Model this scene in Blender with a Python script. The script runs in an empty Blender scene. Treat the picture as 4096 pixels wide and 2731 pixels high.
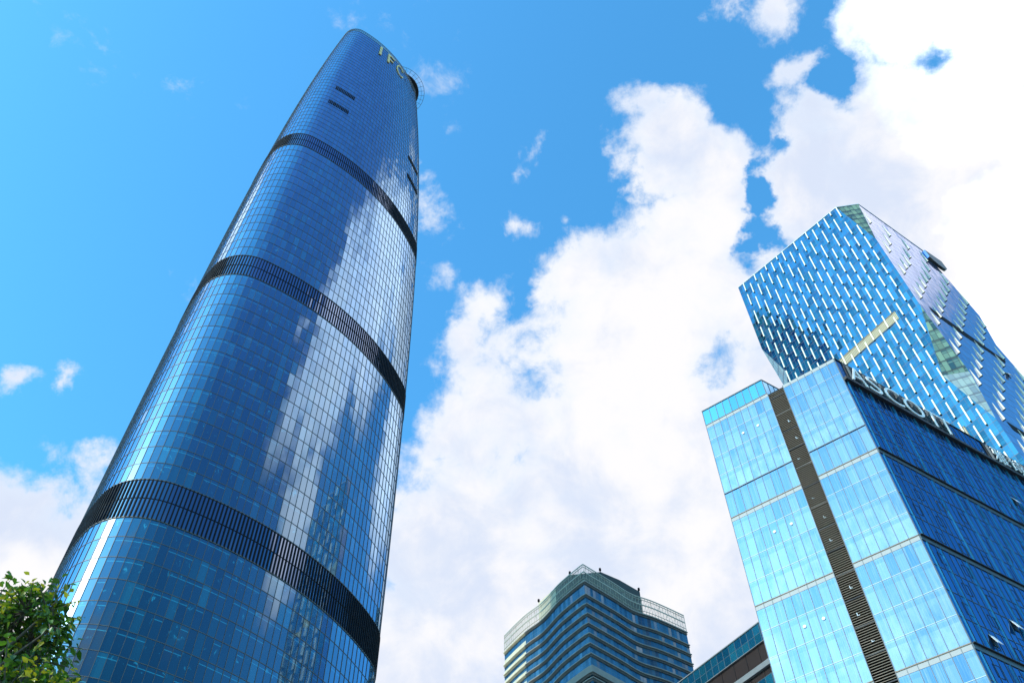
import bpy, bmesh, math, random
from mathutils import Vector, Matrix
R = math.radians
SC = bpy.context.scene
COL = SC.collection
random.seed(7)

# ------------------------------------------------------------------ camera
# 32 mm lens on a 36 mm sensor, looking up steeply from the pavement
CAM = Vector((0, 0, 1.6))
FPX, CX, CY = 4096 * 32 / 36, 2048.0, 1365.5
_n = Vector((2021 - CX, CY + 1264, -FPX)).normalized()      # world up seen in the camera frame
FW = Vector((0, math.sqrt(1 - _n.z ** 2), -_n.z))
_b = -_n.x * FW.z / FW.y
RT = Vector((math.sqrt(1 - _b * _b - _n.x ** 2), _b, _n.x))
UP = RT.cross(FW)
cam = bpy.data.objects.new("camera", bpy.data.cameras.new("camera"))
COL.objects.link(cam)
cam.matrix_world = Matrix(((RT.x, UP.x, -FW.x, CAM.x), (RT.y, UP.y, -FW.y, CAM.y), (RT.z, UP.z, -FW.z, CAM.z), (0, 0, 0, 1)))
cam.data.lens, cam.data.sensor_width = 32, 36
cam.data.clip_start, cam.data.clip_end = 0.1, 9000
SC.camera = cam


def sky_dir(x, y):           # direction of a spot of the sky, 2352-wide photo pixels
    x, y = x * 1.7415, y * 1.7415
    return ((x - CX) * RT + (CY - y) * UP + FPX * FW).normalized()


def azel(az, el):
    a, e = R(az), R(el)
    return Vector((math.sin(a) * math.cos(e), math.cos(a) * math.cos(e), math.sin(e)))


def project(p):
    q = Vector(p) - CAM
    zc = q.dot(FW)
    return CX + FPX * q.dot(RT) / zc, CY - FPX * q.dot(UP) / zc, zc


# ------------------------------------------------------------------ light and exposure
SUN_AZ, SUN_EL = -123.3, 34.5
SKY_STRENGTH = 0.15
SUN_STRENGTH = 3.6
SC.view_settings.view_transform = 'Standard'
SC.view_settings.look = 'None'
SC.view_settings.exposure = 0.0
SC.view_settings.gamma = 1.0
SC.cycles.sample_clamp_direct = 3.0
SC.cycles.sample_clamp_indirect = 4.0
sd = azel(SUN_AZ, SUN_EL)
sl = bpy.data.lights.new("sun", 'SUN')
sl.energy, sl.angle, sl.color = SUN_STRENGTH, R(0.55), (1.0, 0.93, 0.82)
so = bpy.data.objects.new("sun", sl)
so.rotation_euler = (-sd).to_track_quat('-Z', 'Y').to_euler()
COL.objects.link(so)


# ------------------------------------------------------------------ node helper
class NT:
    def __init__(s, nt):
        s.t = nt
        nt.nodes.clear()

    def new(s, kind, **kw):
        n = s.t.nodes.new(kind)
        for k, v in kw.items():
            setattr(n, k, v)
        return n

    def put(s, sock, v):
        if isinstance(v, bpy.types.NodeSocket):
            s.t.links.new(v, sock)
        elif v is not None:
            if hasattr(sock, "default_value"):
                if isinstance(v, (tuple, list, Vector)) and sock.type == 'RGBA' and len(v) == 3:
                    v = (*v, 1)
                sock.default_value = v

    def m(s, op, a, b=None, c=None, clamp=False):
        n = s.new('ShaderNodeMath', operation=op, use_clamp=clamp)
        for i, v in enumerate((a, b, c)):
            s.put(n.inputs[i], v)
        return n.outputs[0]

    def vm(s, op, a, b=None, scale=None):
        n = s.new('ShaderNodeVectorMath', operation=op)
        s.put(n.inputs[0], a)
        if b is not None:
            s.put(n.inputs[1], b)
        if scale is not None:
            s.put(n.inputs['Scale'], scale)
        return n.outputs['Value'] if op in ('DISTANCE', 'DOT_PRODUCT', 'LENGTH') else n.outputs[0]

    def rng(s, v, a, b, c=0.0, d=1.0, smooth=False):
        n = s.new('ShaderNodeMapRange', interpolation_type='SMOOTHSTEP' if smooth else 'LINEAR')
        for i, x in enumerate((v, a, b, c, d)):
            s.put(n.inputs[i], x)
        return n.outputs[0]

    def mix(s, f, a, b, blend='MIX'):
        n = s.new('ShaderNodeMix', data_type='RGBA', blend_type=blend)
        s.put(n.inputs[0], f)
        s.put(n.inputs[6], a)
        s.put(n.inputs[7], b)
        return n.outputs[2]

    def noise(s, vec, scale, detail=4, rough=0.55, dist=0.0):
        n = s.new('ShaderNodeTexNoise')
        s.put(n.inputs['Vector'], vec)
        n.inputs['Scale'].default_value = scale
        n.inputs['Detail'].default_value = detail
        n.inputs['Roughness'].default_value = rough
        n.inputs['Distortion'].default_value = dist
        return n

    def white(s, vec):
        n = s.new('ShaderNodeTexWhiteNoise', noise_dimensions='3D')
        s.put(n.inputs['Vector'], vec)
        return n

    def sep(s, v):
        n = s.new('ShaderNodeSeparateXYZ')
        s.put(n.inputs[0], v)
        return n.outputs

    def comb(s, x=0.0, y=0.0, z=0.0):
        n = s.new('ShaderNodeCombineXYZ')
        for i, v in enumerate((x, y, z)):
            s.put(n.inputs[i], v)
        return n.outputs[0]


# ------------------------------------------------------------------ sky with clouds
world = bpy.data.worlds.new("World")
SC.world = world
world.use_nodes = True
W = NT(world.node_tree)
sky = W.new('ShaderNodeTexSky', sky_type='NISHITA', sun_disc=False)
sky.sun_elevation, sky.sun_rotation = R(SUN_EL), R(SUN_AZ)
sky.air_density, sky.dust_density, sky.ozone_density = 1.0, 0.6, 1.5
gen = W.new('ShaderNodeTexCoord').outputs['Generated']
dirn = W.vm('NORMALIZE', gen)
n_big = W.noise(dirn, 5.5, 12, 0.62, 0.35)
n_fine = W.noise(W.vm('ADD', dirn, (3.1, 1.7, 0.4)), 24, 8, 0.66, 0.4)
fld = W.m('ADD', W.m('MULTIPLY', n_big.outputs['Fac'], 0.72), W.m('MULTIPLY', n_fine.outputs['Fac'], 0.28))
warp = W.vm('SCALE', W.vm('SUBTRACT', W.noise(dirn, 8, 6, 0.6).outputs['Color'], (0.5, 0.5, 0.5)), scale=0.14)
wdir = W.vm('ADD', dirn, warp)
# cloud banks: (x, y, radius) in 2352-wide pixels of the view, weight
FRONT = [
    (2140, 330, 350, 1.1), (2240, 90, 330, 1.0), (2060, 70, 190, 1.0), (1850, 160, 100, .85), (1870, 260, 110, .9), (1880, 440, 170, 1),
    (2300, 700, 420, 1.1), (1760, 20, 110, .72), (1660, 30, 70, .6),
    (1520, 345, 140, 1.0), (1455, 385, 90, .9), (1620, 400, 130, .95), (1570, 520, 170, 1), (1660, 520, 90, .8), (1500, 640, 220, 1),
    (1350, 620, 140, .9), (1260, 660, 80, .6), (1730, 700, 190, .95), (1110, 720, 130, .85), (1090, 800, 120, .9),
    (1200, 900, 240, 1.0), (1450, 850, 320, 1.1), (1100, 1010, 170, 1), (1300, 1150, 420, 1.2), (1650, 1000, 330, 1.05), (1150, 1300, 320, 1.2),
    (1500, 1400, 500, 1.2), (1000, 1500, 260, 1.1), (1900, 1250, 420, 1.1),
    (40, 1240, 260, 1.0), (110, 1120, 130, .8), (210, 1080, 90, .55), (60, 1500, 330, 1.0), (50, 880, 70, .56), (145, 872, 50, .48),
    (985, 490, 100, .74), (1000, 610, 95, .68), (1040, 655, 70, .5), (1230, 360, 60, .5), (1000, 230, 110, .24), (1200, 510, 60, .45), (1275, 505, 50, .45), (940, 1120, 90, .5),
    (430, 680, 60, .36),
]
HOLES = [(2150, 165, 85, .42), (1245, 870, 110, .42), (1330, 770, 80, .3), (1665, 850, 80, .36), (1752, 400, 45, .6), (1748, 470, 55, .75), (1742, 545, 60, .75), (1722, 615, 50, .45), (1800, 352, 40, .45), (1900, 190, 60, .6), (1150, 1060, 60, .3)]
BACK = [   # az, el, chord radius, weight: the sky behind and beside the viewer, seen only in the glass
    (95, 54, .19, 1.0), (79, 57, .16, 1.0), (66, 60, .16, .9), (50, 46, .12, .9), (103, 49, .09, .8), (-84, 58, .13, .95), (-126, 64, .06, .5), (98, 42, .12, .80), (-82, 45, .09, .85), (-70, 51, .09, .8), (109, 49, .11, .66), (118, 54, .05, .6),
    (175, 20, .25, .9), (-160, 18, .30, .9), (115, 18, .2, .9), (10, 12, .45, 1.0), (-70, 10, .3, .9)]


def blob_max(items):
    out = None
    for c, r, w in items:
        d = W.vm('DISTANCE', wdir, tuple(c))
        v = W.rng(d, 0.0, r * 1.25, w, 0.0)
        out = v if out is None else W.m('MAXIMUM', out, v)
    return out


def front(items):
    o = []
    for x, y, r, w in items:
        c = sky_dir(x, y)
        rr = ((sky_dir(x + r, y) - c).length + (sky_dir(x, y + r) - c).length) / 2
        o.append((c, rr, w))
    return o


back_mask = blob_max([(azel(a, e), r, w) for a, e, r, w in BACK if e > 40])
mask = W.m('MAXIMUM', blob_max(front(FRONT) + [(azel(a, e), r, w) for a, e, r, w in BACK if e <= 40]), back_mask)
hole = blob_max(front(HOLES))
mask = W.m('SUBTRACT', W.m('MINIMUM', mask, 0.72), hole)
dens = W.m('ADD', mask, W.m('MULTIPLY', W.m('SUBTRACT', fld, 0.5), 1.75))
alpha = W.rng(dens, 0.19, 0.50, smooth=True)
shade = W.m('ADD', W.m('MULTIPLY', W.noise(W.vm('ADD', dirn, (0.35, 0.0, 0.25)), 4.2, 6, 0.55).outputs['Fac'], 0.6), W.m('MULTIPLY', W.noise(W.vm('ADD', dirn, (0.05, 0.6, 0.25)), 13, 8, 0.6, 0.3).outputs['Fac'], 0.4))
shade = W.rng(shade, 0.40, 0.57, smooth=True)
thick = W.rng(dens, 0.35, 0.75, smooth=True)
CB = 1.0 / SKY_STRENGTH
ccol = W.mix(shade, (0.72 * CB, 0.80 * CB, 0.97 * CB), (1.0 * CB, 0.99 * CB, 1.01 * CB))
ccol = W.mix(thick, W.mix(0.5, ccol, (0.80 * CB, 0.90 * CB, 1.04 * CB)), ccol)
ccol = W.mix(W.rng(back_mask, 0.1, 0.5), ccol, W.mix(1.0, ccol, (1.9, 1.9, 1.9), 'MULTIPLY'))   # sun-facing banks are far brighter
blue = W.mix(1.0, sky.outputs[0], (0.84, 2.36, 2.85), 'MULTIPLY')
deep_sky = W.rng(W.vm('DOT_PRODUCT', dirn, tuple(azel(128, 60))), 0.86, 0.975, smooth=True)
blue = W.mix(deep_sky, blue, W.mix(1.0, blue, (0.95, 0.66, 0.80), 'MULTIPLY'))   # unseen sky quarter tinted darker to deepen the tower's reflection
bg = W.new('ShaderNodeBackground')
W.put(bg.inputs[0], W.mix(alpha, blue, ccol))
bg.inputs[1].default_value = SKY_STRENGTH
W.t.links.new(bg.outputs[0], W.new('ShaderNodeOutputWorld').inputs[0])


# ------------------------------------------------------------------ materials
def mat(name):
    m = bpy.data.materials.new(name)
    m.use_nodes = True
    return m, NT(m.node_tree)


def finish(n, shader):
    n.t.links.new(shader, n.new('ShaderNodeOutputMaterial').inputs[0])


def solid(name, col, rough=0.6, metal=0.0, var=0.15, scale=0.6, spec=0.5):
    m, n = mat(name)
    tc = n.new('ShaderNodeTexCoord').outputs['Object']
    f = n.noise(tc, scale, 5, 0.6).outputs['Fac']
    p = n.new('ShaderNodeBsdfPrincipled')
    n.put(p.inputs['Base Color'], n.mix(n.rng(f, 0.3, 0.7), tuple(c * (1 - var) for c in col), tuple(min(1, c * (1 + var)) for c in col)))
    n.put(p.inputs['Roughness'], n.rng(f, 0.3, 0.7, rough * 0.85, min(1, rough * 1.15)))
    p.inputs['Metallic'].default_value = metal
    p.inputs['Specular IOR Level'].default_value = spec
    finish(n, p.outputs[0])
    return m


def glass(name, dark, light, light_amt=0.25, power=3.0, tint=(0.75, 0.88, 1.0), r0=0.35, r1=0.95, rough=0.03, jitter=0.02, wave=0.0,
          wave_scale=(0.6, 0.25), line=(0.0, 0.0), line_col=(0.02, 0.03, 0.04), stripe=None, streak=0.0, interior=0.0, film=None, pv=0.86, haze=0.0, rowfade=0.0, blend=0.35):
    """Curtain-wall glass: UVs count panes (u) and storeys (v); every pane is its own pane of glass, a hair out of true."""
    m, n = mat(name)
    uv = n.new('ShaderNodeUVMap').outputs[0]
    u, v, _ = n.sep(uv)
    cell = n.vm('FLOOR', uv)
    w1 = n.white(cell)
    w2 = n.white(n.vm('ADD', cell, (17.3, 5.1, 2.0)))
    fu = n.m('FRACT', u)
    fv = n.m('FRACT', v)
    k = n.m('MULTIPLY', n.m('POWER', w1.outputs['Value'], power), light_amt, clamp=True)
    base = n.mix(k, dark, light)
    if stripe:      # spandrel / blind bands inside each storey
        lo, hi, amt = stripe
        band = n.m('MULTIPLY', n.m('GREATER_THAN', fv, lo), n.m('LESS_THAN', fv, hi))
        wb = n.white(n.vm('ADD', cell, (3.7, 9.2, 7.0)))
        base = n.mix(n.m('MULTIPLY', band, n.m('MULTIPLY', wb.outputs['Value'], amt)), base, light)
        thin = n.m('LESS_THAN', n.m('ABSOLUTE', n.m('SUBTRACT', fv, hi + 0.12)), 0.05)
        base = n.mix(n.m('MULTIPLY', thin, amt * 0.6), base, light)
    if interior > 0:   # lit room glimpses and ceiling-light lines painted as paler colour behind some panes
        q = n.comb(n.m('MULTIPLY', u, 0.9), n.m('MULTIPLY', v, 1.6), 0.0)
        nz = n.noise(q, 1.3, 5, 0.65, 0.6).outputs['Fac']
        spot = n.rng(nz, 0.60, 0.70, smooth=True)
        spot = n.m('MULTIPLY', spot, n.rng(fv, 0.25, 0.5))
        cl = n.m('LESS_THAN', n.m('ABSOLUTE', n.m('SUBTRACT', fv, 0.80)), 0.018)
        cl = n.m('MULTIPLY', cl, n.m('GREATER_THAN', w2.outputs['Value'], 0.35))
        base = n.mix(n.m('MULTIPLY', n.m('MAXIMUM', spot, n.m('MULTIPLY', cl, 0.8)), interior, clamp=True), base, light)
    if rowfade > 0:    # blinds drawn and dust gathered towards the lower rows of each run, dark slab edge under each row
        row = n.m('FLOOR', n.m('MODULO', v, 7.0))
        q = n.comb(n.m('MULTIPLY', u, 0.8), n.m('MULTIPLY', v, 1.1), 3.0)
        nz = n.rng(n.noise(q, 1.0, 4, 0.6).outputs['Fac'], 0.3, 0.7)
        base = n.mix(n.m('MULTIPLY', n.rng(row, 0.0, 3.0, rowfade, 0.0), nz), base, film)
        slab = n.m('MULTIPLY', n.m('GREATER_THAN', fv, 0.76), n.m('LESS_THAN', fv, 0.93))
        base = n.mix(n.m('MULTIPLY', slab, 0.45), base, dark)
    geo = n.new('ShaderNodeNewGeometry')
    nrm = geo.outputs['Normal']
    off = n.vm('SCALE', n.vm('SUBTRACT', w2.outputs['Color'], (0.5, 0.5, 0.5)), scale=jitter)
    if wave > 0:
        q = n.comb(n.m('MULTIPLY', u, wave_scale[0]), n.m('MULTIPLY', v, wave_scale[1]), w1.outputs['Value'])
        wv = n.noise(q, 1.0, 2, 0.5).outputs['Color']
        off = n.vm('ADD', off, n.vm('SCALE', n.vm('SUBTRACT', wv, (0.5, 0.5, 0.5)), scale=wave))
    nrm = n.vm('NORMALIZE', n.vm('ADD', nrm, off))
    rgh = rough
    refl_dim = None
    if streak > 0:   # rain streaks running down from the top of each run of glass
        q = n.comb(n.m('MULTIPLY', u, 9.0), n.m('MULTIPLY', v, 0.35), 0.0)
        st = n.noise(q, 1.0, 4, 0.7).outputs['Fac']
        refl_dim = n.m('MULTIPLY', n.rng(st, 0.45, 0.72, smooth=True), streak)
        base = n.mix(refl_dim, base, film or light)
    dif = n.new('ShaderNodeBsdfPrincipled')
    n.put(dif.inputs['Base Color'], base)
    dif.inputs['Roughness'].default_value = 0.6
    dif.inputs['Specular IOR Level'].default_value = 0.0
    gl = n.new('ShaderNodeBsdfGlossy')
    gl.inputs['Color'].default_value = (*tint, 1)
    n.put(gl.inputs['Roughness'], rgh)
    n.put(gl.inputs['Normal'], nrm)
    lw = n.new('ShaderNodeLayerWeight')
    lw.inputs['Blend'].default_value = blend
    fac = n.rng(lw.outputs['Facing'], 0.0, 1.0, r0, r1)
    fac = n.m('MULTIPLY', fac, n.rng(w2.outputs['Value'], 0, 1, pv, 1.0))
    if refl_dim is not None:
        fac = n.m('MULTIPLY', fac, n.m('SUBTRACT', 1.0, n.m('MULTIPLY', refl_dim, 0.55)))
    gls = gl.outputs[0]
    if haze > 0:     # a little dust on the glass scatters the reflection
        g2 = n.new('ShaderNodeBsdfGlossy')
        g2.inputs['Color'].default_value = (*tint, 1)
        g2.inputs['Roughness'].default_value = 0.20
        mh = n.new('ShaderNodeMixShader')
        mh.inputs[0].default_value = haze
        n.t.links.new(gls, mh.inputs[1])
        n.t.links.new(g2.outputs[0], mh.inputs[2])
        gls = mh.outputs[0]
    ms = n.new('ShaderNodeMixShader')
    n.put(ms.inputs[0], fac)
    n.t.links.new(dif.outputs[0], ms.inputs[1])
    n.t.links.new(gls, ms.inputs[2])
    out = ms.outputs[0]
    if line[0] > 0 or line[1] > 0:
        lu = n.m('LESS_THAN', n.m('ABSOLUTE', n.m('SUBTRACT', fu, 0.5)), 0.5 - line[0])
        lv = n.m('LESS_THAN', n.m('ABSOLUTE', n.m('SUBTRACT', fv, 0.5)), 0.5 - line[1])
        on = n.m('MULTIPLY', lu, lv)
        lb = n.new('ShaderNodeBsdfPrincipled')
        lb.inputs['Base Color'].default_value = (*line_col, 1)
        lb.inputs['Roughness'].default_value = 0.5
        m2 = n.new('ShaderNodeMixShader')
        n.put(m2.inputs[0], on)
        n.t.links.new(lb.outputs[0], m2.inputs[1])
        n.t.links.new(out, m2.inputs[2])
        out = m2.outputs[0]
    finish(n, out)
    return m


MT = {}
MT['tower_glass'] = glass('tower_glass', (0.002, 0.028, 0.052), (0.04, 0.38, 0.48), 0.24, 6, tint=(0.42, 0.60, 0.80), r0=-0.10, r1=1.25, blend=0.5, rough=0.03,
                          jitter=0.017, wave=0.012, interior=0.8, pv=0.86, haze=0.13)
MT['band_glass'] = glass('band_glass', (0.002, 0.018, 0.045), (0.02, 0.2, 0.3), 0.1, 5, tint=(0.46, 0.56, 0.78), r0=0.0, r1=1.1, blend=0.5, rough=0.04, jitter=0.03)
MT['alu'] = solid('grey_aluminium', (0.10, 0.10, 0.095), 0.5, 0.2)
MT['dark_metal'] = solid('dark_metal', (0.008, 0.009, 0.011), 0.8, spec=0.15)
MT['gold'] = solid('gold_letter', (0.85, 0.58, 0.22), 0.45, 0.0)
MT['crystal_glass'] = glass('crystal_glass', (0.001, 0.010, 0.035), (0.014, 0.12, 0.19), 1.0, 1.8, tint=(0.30, 0.64, 0.92), r0=0.02, r1=1.1, pv=0.45, blend=0.5, rough=0.03,
                            jitter=0.03, wave=0.03, line=(0.025, 0.018), line_col=(0.02, 0.05, 0.09), stripe=(0.18, 0.42, 0.9))
MT['crystal_side'] = glass('crystal_side', (0.03, 0.07, 0.17), (0.16, 0.22, 0.38), 0.35, 2.0, tint=(0.64, 0.67, 0.82), r0=0.55, r1=1.0, rough=0.07, jitter=0.03,
                           wave=0.04, wave_scale=(2.0, 0.4), line=(0.05, 0.03), line_col=(0.05, 0.06, 0.10), streak=0.6, film=(0.04, 0.06, 0.14))
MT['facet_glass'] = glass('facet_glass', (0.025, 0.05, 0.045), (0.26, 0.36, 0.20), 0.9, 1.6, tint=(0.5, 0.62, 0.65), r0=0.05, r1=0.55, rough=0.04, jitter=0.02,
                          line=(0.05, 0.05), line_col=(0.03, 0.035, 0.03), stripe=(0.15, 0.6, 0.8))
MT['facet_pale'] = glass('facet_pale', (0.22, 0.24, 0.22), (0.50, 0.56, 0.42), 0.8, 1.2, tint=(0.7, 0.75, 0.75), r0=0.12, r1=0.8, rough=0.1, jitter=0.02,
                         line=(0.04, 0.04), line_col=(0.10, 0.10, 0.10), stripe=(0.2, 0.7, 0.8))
MT['white_fin'] = solid('white_fin', (0.82, 0.74, 0.58), 0.5, var=0.05)
MT['tan_louvre'] = solid('tan_louvre', (0.55, 0.47, 0.29), 0.6)
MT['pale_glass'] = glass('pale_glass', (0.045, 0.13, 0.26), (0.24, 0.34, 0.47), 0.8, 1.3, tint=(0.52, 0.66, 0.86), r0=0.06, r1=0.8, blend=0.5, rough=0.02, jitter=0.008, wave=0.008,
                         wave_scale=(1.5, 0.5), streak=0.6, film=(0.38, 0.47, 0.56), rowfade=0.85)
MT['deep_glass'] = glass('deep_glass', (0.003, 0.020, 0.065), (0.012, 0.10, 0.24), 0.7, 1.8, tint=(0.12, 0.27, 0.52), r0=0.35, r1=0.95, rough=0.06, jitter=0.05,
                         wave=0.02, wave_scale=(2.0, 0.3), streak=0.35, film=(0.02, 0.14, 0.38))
MT['screen_glass'] = glass('screen_glass', (0.02, 0.16, 0.27), (0.05, 0.34, 0.48), 0.5, 1.5, tint=(0.45, 0.75, 0.95), r0=0.3, r1=0.85, rough=0.05, jitter=0.02)
MT['grey_strip'] = solid('grey_strip', (0.36, 0.35, 0.33), 0.6, var=0.12, scale=1.2)
MT['mullion'] = solid('mullion_metal', (0.07, 0.10, 0.12), 0.5, 0.2)
MT['pale_mullion'] = solid('pale_mullion', (0.42, 0.50, 0.54), 0.5, 0.1)
MT['louvre'] = solid('bronze_louvre', (0.17, 0.135, 0.095), 0.55, 0.2)
MT['black'] = solid('black_board', (0.008, 0.008, 0.009), 0.6)
MT['silver'] = solid('silver_letter', (0.85, 0.84, 0.80), 0.4, 0.1)
MT['wave_glass'] = glass('wave_glass', (0.006, 0.05, 0.10), (0.08, 0.20, 0.28), 0.6, 2.5, tint=(0.24, 0.34, 0.42), r0=0.02, r1=0.9, blend=0.5, pv=0.5, rough=0.05, jitter=0.10,
                         wave=0.02, line=(0.035, 0.0), line_col=(0.03, 0.05, 0.06), stripe=(0.0, 0.3, 0.3))
MT['ledge'] = solid('ledge_stone', (0.24, 0.23, 0.20), 0.7)
MT['beige'] = solid('beige_wall', (0.60, 0.52, 0.36), 0.75)
MT['lattice'] = solid('lattice_metal', (0.36, 0.36, 0.28), 0.5, 0.1)
MT['plant_room'] = solid('plant_room', (0.04, 0.05, 0.05), 0.8)
MT['teal_glass'] = glass('teal_glass', (0.005, 0.06, 0.09), (0.03, 0.26, 0.32), 0.7, 2.0, tint=(0.35, 0.62, 0.8), r0=0.35, r1=0.9, rough=0.05, jitter=0.05,
                         line=(0.03, 0.02), line_col=(0.05, 0.07, 0.08))
MT['brown'] = solid('brown_louvre', (0.065, 0.036, 0.030), 0.6)
MT['ground'] = solid('paving', (0.22, 0.21, 0.20), 0.85, var=0.25, scale=0.15)
MT['bark'] = solid('bark', (0.09, 0.07, 0.05), 0.9)
MT['roof'] = solid('roof_grey', (0.2, 0.2, 0.2), 0.9)
MT['blue_panel'] = solid('blue_panel', (0.02, 0.25, 0.72), 0.4)
MT['disc_white'] = solid('white_disc', (0.85, 0.83, 0.75), 0.5)


# ------------------------------------------------------------------ mesh helper
class MB:
    def __init__(s):
        s.v, s.f, s.uv, s.mi = [], [], [], []

    def quad(s, pts, uvs=None, mi=0):
        i = len(s.v)
        s.v += [Vector(p) for p in pts]
        s.f.append(tuple(range(i, i + len(pts))))
        s.uv.append(uvs or [(0, 0)] * len(pts))
        s.mi.append(mi)

    def box(s, o, a, b, c, mi=0, skip=()):
        """box from corner o along the edge vectors a, b, c"""
        o, a, b, c = Vector(o), Vector(a), Vector(b), Vector(c)
        if a.cross(b).dot(c) < 0:
            a, b = b, a
        P = lambda i, j, k: o + a * i + b * j + c * k
        fs = [(P(0, 0, 0), P(0, 1, 0), P(1, 1, 0), P(1, 0, 0)), (P(0, 0, 1), P(1, 0, 1), P(1, 1, 1), P(0, 1, 1)),
              (P(0, 0, 0), P(1, 0, 0), P(1, 0, 1), P(0, 0, 1)), (P(0, 1, 0), P(0, 1, 1), P(1, 1, 1), P(1, 1, 0)),
              (P(0, 0, 0), P(0, 0, 1), P(0, 1, 1), P(0, 1, 0)), (P(1, 0, 0), P(1, 1, 0), P(1, 1, 1), P(1, 0, 1))]
        for f in fs:
            s.quad(f, None, mi)

    def tube(s, p, q, r0, r1, n=7, mi=0):
        p, q = Vector(p), Vector(q)
        d = (q - p).normalized()
        x = d.orthogonal().normalized()
        y = d.cross(x)
        A = [p + (x * math.cos(t) + y * math.sin(t)) * r0 for t in [2 * math.pi * i / n for i in range(n)]]
        B = [q + (x * math.cos(t) + y * math.sin(t)) * r1 for t in [2 * math.pi * i / n for i in range(n)]]
        for i in range(n):
            j = (i + 1) % n
            s.quad((A[i], A[j], B[j], B[i]), None, mi)
        s.quad(A[::-1], None, mi)
        s.quad(B, None, mi)

    def build(s, name, mats, parent=None, smooth=False):
        off = world_of(parent)
        me = bpy.data.meshes.new(name)
        me.from_pydata([tuple(v - off) for v in s.v], [], s.f)
        ul = me.uv_layers.new(name='UVMap')
        flat = [c for u in s.uv for p in u for c in p[:2]]
        ul.data.foreach_set('uv', flat)
        mats = mats if isinstance(mats, (list, tuple)) else [mats]
        for m in mats:
            me.materials.append(MT[m] if isinstance(m, str) else m)
        me.polygons.foreach_set('material_index', s.mi)
        if smooth:
            me.polygons.foreach_set('use_smooth', [True] * len(s.f))
        me.update()
        ob = bpy.data.objects.new(name, me)
        COL.objects.link(ob)
        if parent:
            ob.parent = parent
        return ob


def world_of(o):
    p = Vector((0, 0, 0))
    while o:
        p += o.location
        o = o.parent
    return p


def thing(name, loc, label, cat, group=None):
    o = bpy.data.objects.new(name, None)
    o.location = loc
    o.empty_display_size = 2
    COL.objects.link(o)
    o['label'], o['category'] = label, cat
    if group:
        o['group'] = group
    return o


def text_mesh(ch, height, depth):
    """outline of one character as a solid mesh: returns (verts, faces), x to the right, y up, baseline at 0"""
    cu = bpy.data.curves.new('letter', 'FONT')
    cu.body = ch
    cu.size = 1.0
    cu.extrude = 0.5
    cu.resolution_u = 6
    cu.offset = -0.012
    ob = bpy.data.objects.new('letter', cu)
    COL.objects.link(ob)
    dg = bpy.context.evaluated_depsgraph_get()
    me = bpy.data.meshes.new_from_object(ob.evaluated_get(dg))
    vs = [v.co.copy() for v in me.vertices]
    fs = [tuple(p.vertices) for p in me.polygons]
    bpy.data.objects.remove(ob)
    bpy.data.curves.remove(cu)
    bpy.data.meshes.remove(me)
    x0, x1 = min(v.x for v in vs), max(v.x for v in vs)
    y0, y1 = min(v.y for v in vs), max(v.y for v in vs)
    return [((v.x - x0) / (x1 - x0), (v.y - y0) / (y1 - y0), v.z) for v in vs], fs


# ------------------------------------------------------------------ ground
g = MB()
g.quad([(-4000, -4000, 0), (4000, -4000, 0), (4000, 4000, 0), (-4000, 4000, 0)])
go = g.build('ground', 'ground')
go['kind'] = 'structure'

# ================================================================== 1. the round-cornered skyscraper
Z_TOP = 438.0
TP = (-68.3152, 161.0436, 0.3832, 0.4338, 2.8973)


def outline(rc, Rs, nc=60, ns=160):
    c = [Vector((math.cos(R(120 * k)), math.sin(R(120 * k)))) for k in range(3)]
    out = []
    for k in range(3):
        c0, c1 = c[k], c[(k + 1) % 3]
        mid = (c0 + c1) / 2
        h = (c1 - c0).length / 2
        L = math.sqrt((Rs - rc) ** 2 - h * h)
        o = mid - mid.normalized() * L
        a0 = math.atan2((c0 - o).y, (c0 - o).x)
        a1 = math.atan2((c1 - o).y, (c1 - o).x)
        if a1 < a0:
            a1 += 2 * math.pi
        th = R(120 * k)
        d = (a0 - th + math.pi) % (2 * math.pi) - math.pi
        for i in range(nc):
            t = th - d + 2 * d * i / nc
            out.append(c0 + Vector((math.cos(t), math.sin(t))) * rc)
        for i in range(ns):
            t = a0 + (a1 - a0) * i / ns
            out.append(o + Vector((math.cos(t), math.sin(t))) * Rs)
    return out


NOUT = 660
_cache = {}


def section(z):
    z = round(z, 3)
    if z not in _cache:
        t = z / Z_TOP - 0.5
        rc = TP[3] - 0.1364 * t
        sc = 26.5555 - 3.4865 * t - 16.8084 * t * t - 19.1477 * t ** 3
        cx, cy = TP[0] - 3.3495 * t, TP[1] - 8.8585 * t
        cs, sn = math.cos(TP[2]), math.sin(TP[2])
        _cache[z] = [Vector((cx + (p.x * cs - p.y * sn) * sc, cy + (p.x * sn + p.y * cs) * sc, z)) for p in outline(rc, TP[4])]
    return _cache[z]


NP = 138
_s = section(130.0)
_cum = [0.0]
for i in range(NOUT):
    _cum.append(_cum[-1] + (_s[(i + 1) % NOUT] - _s[i]).length)
PAR = []                     # fractional outline index of each of the pane joints (two per pane, for the bands)
j = 0
for i in range(NP * 2):
    want = _cum[-1] * i / (NP * 2)
    while _cum[j + 1] < want:
        j += 1
    PAR.append(j + (want - _cum[j]) / (_cum[j + 1] - _cum[j]))


def tpt(k, z, off=0.0):      # point on the skin at fractional outline index k
    s = section(z)
    i = int(math.floor(k))
    f = k - i
    a, b = s[i % NOUT], s[(i + 1) % NOUT]
    p = a.lerp(b, f)
    if off:
        a2, b2 = s[(i - 2) % NOUT], s[(i + 3) % NOUT]
        t = (b2 - a2).normalized()
        p = p + Vector((t.y, -t.x, 0)) * off
    return p


def zsplit(a, b, n):
    return [a + (b - a) * i / n for i in range(n + 1)]


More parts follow.
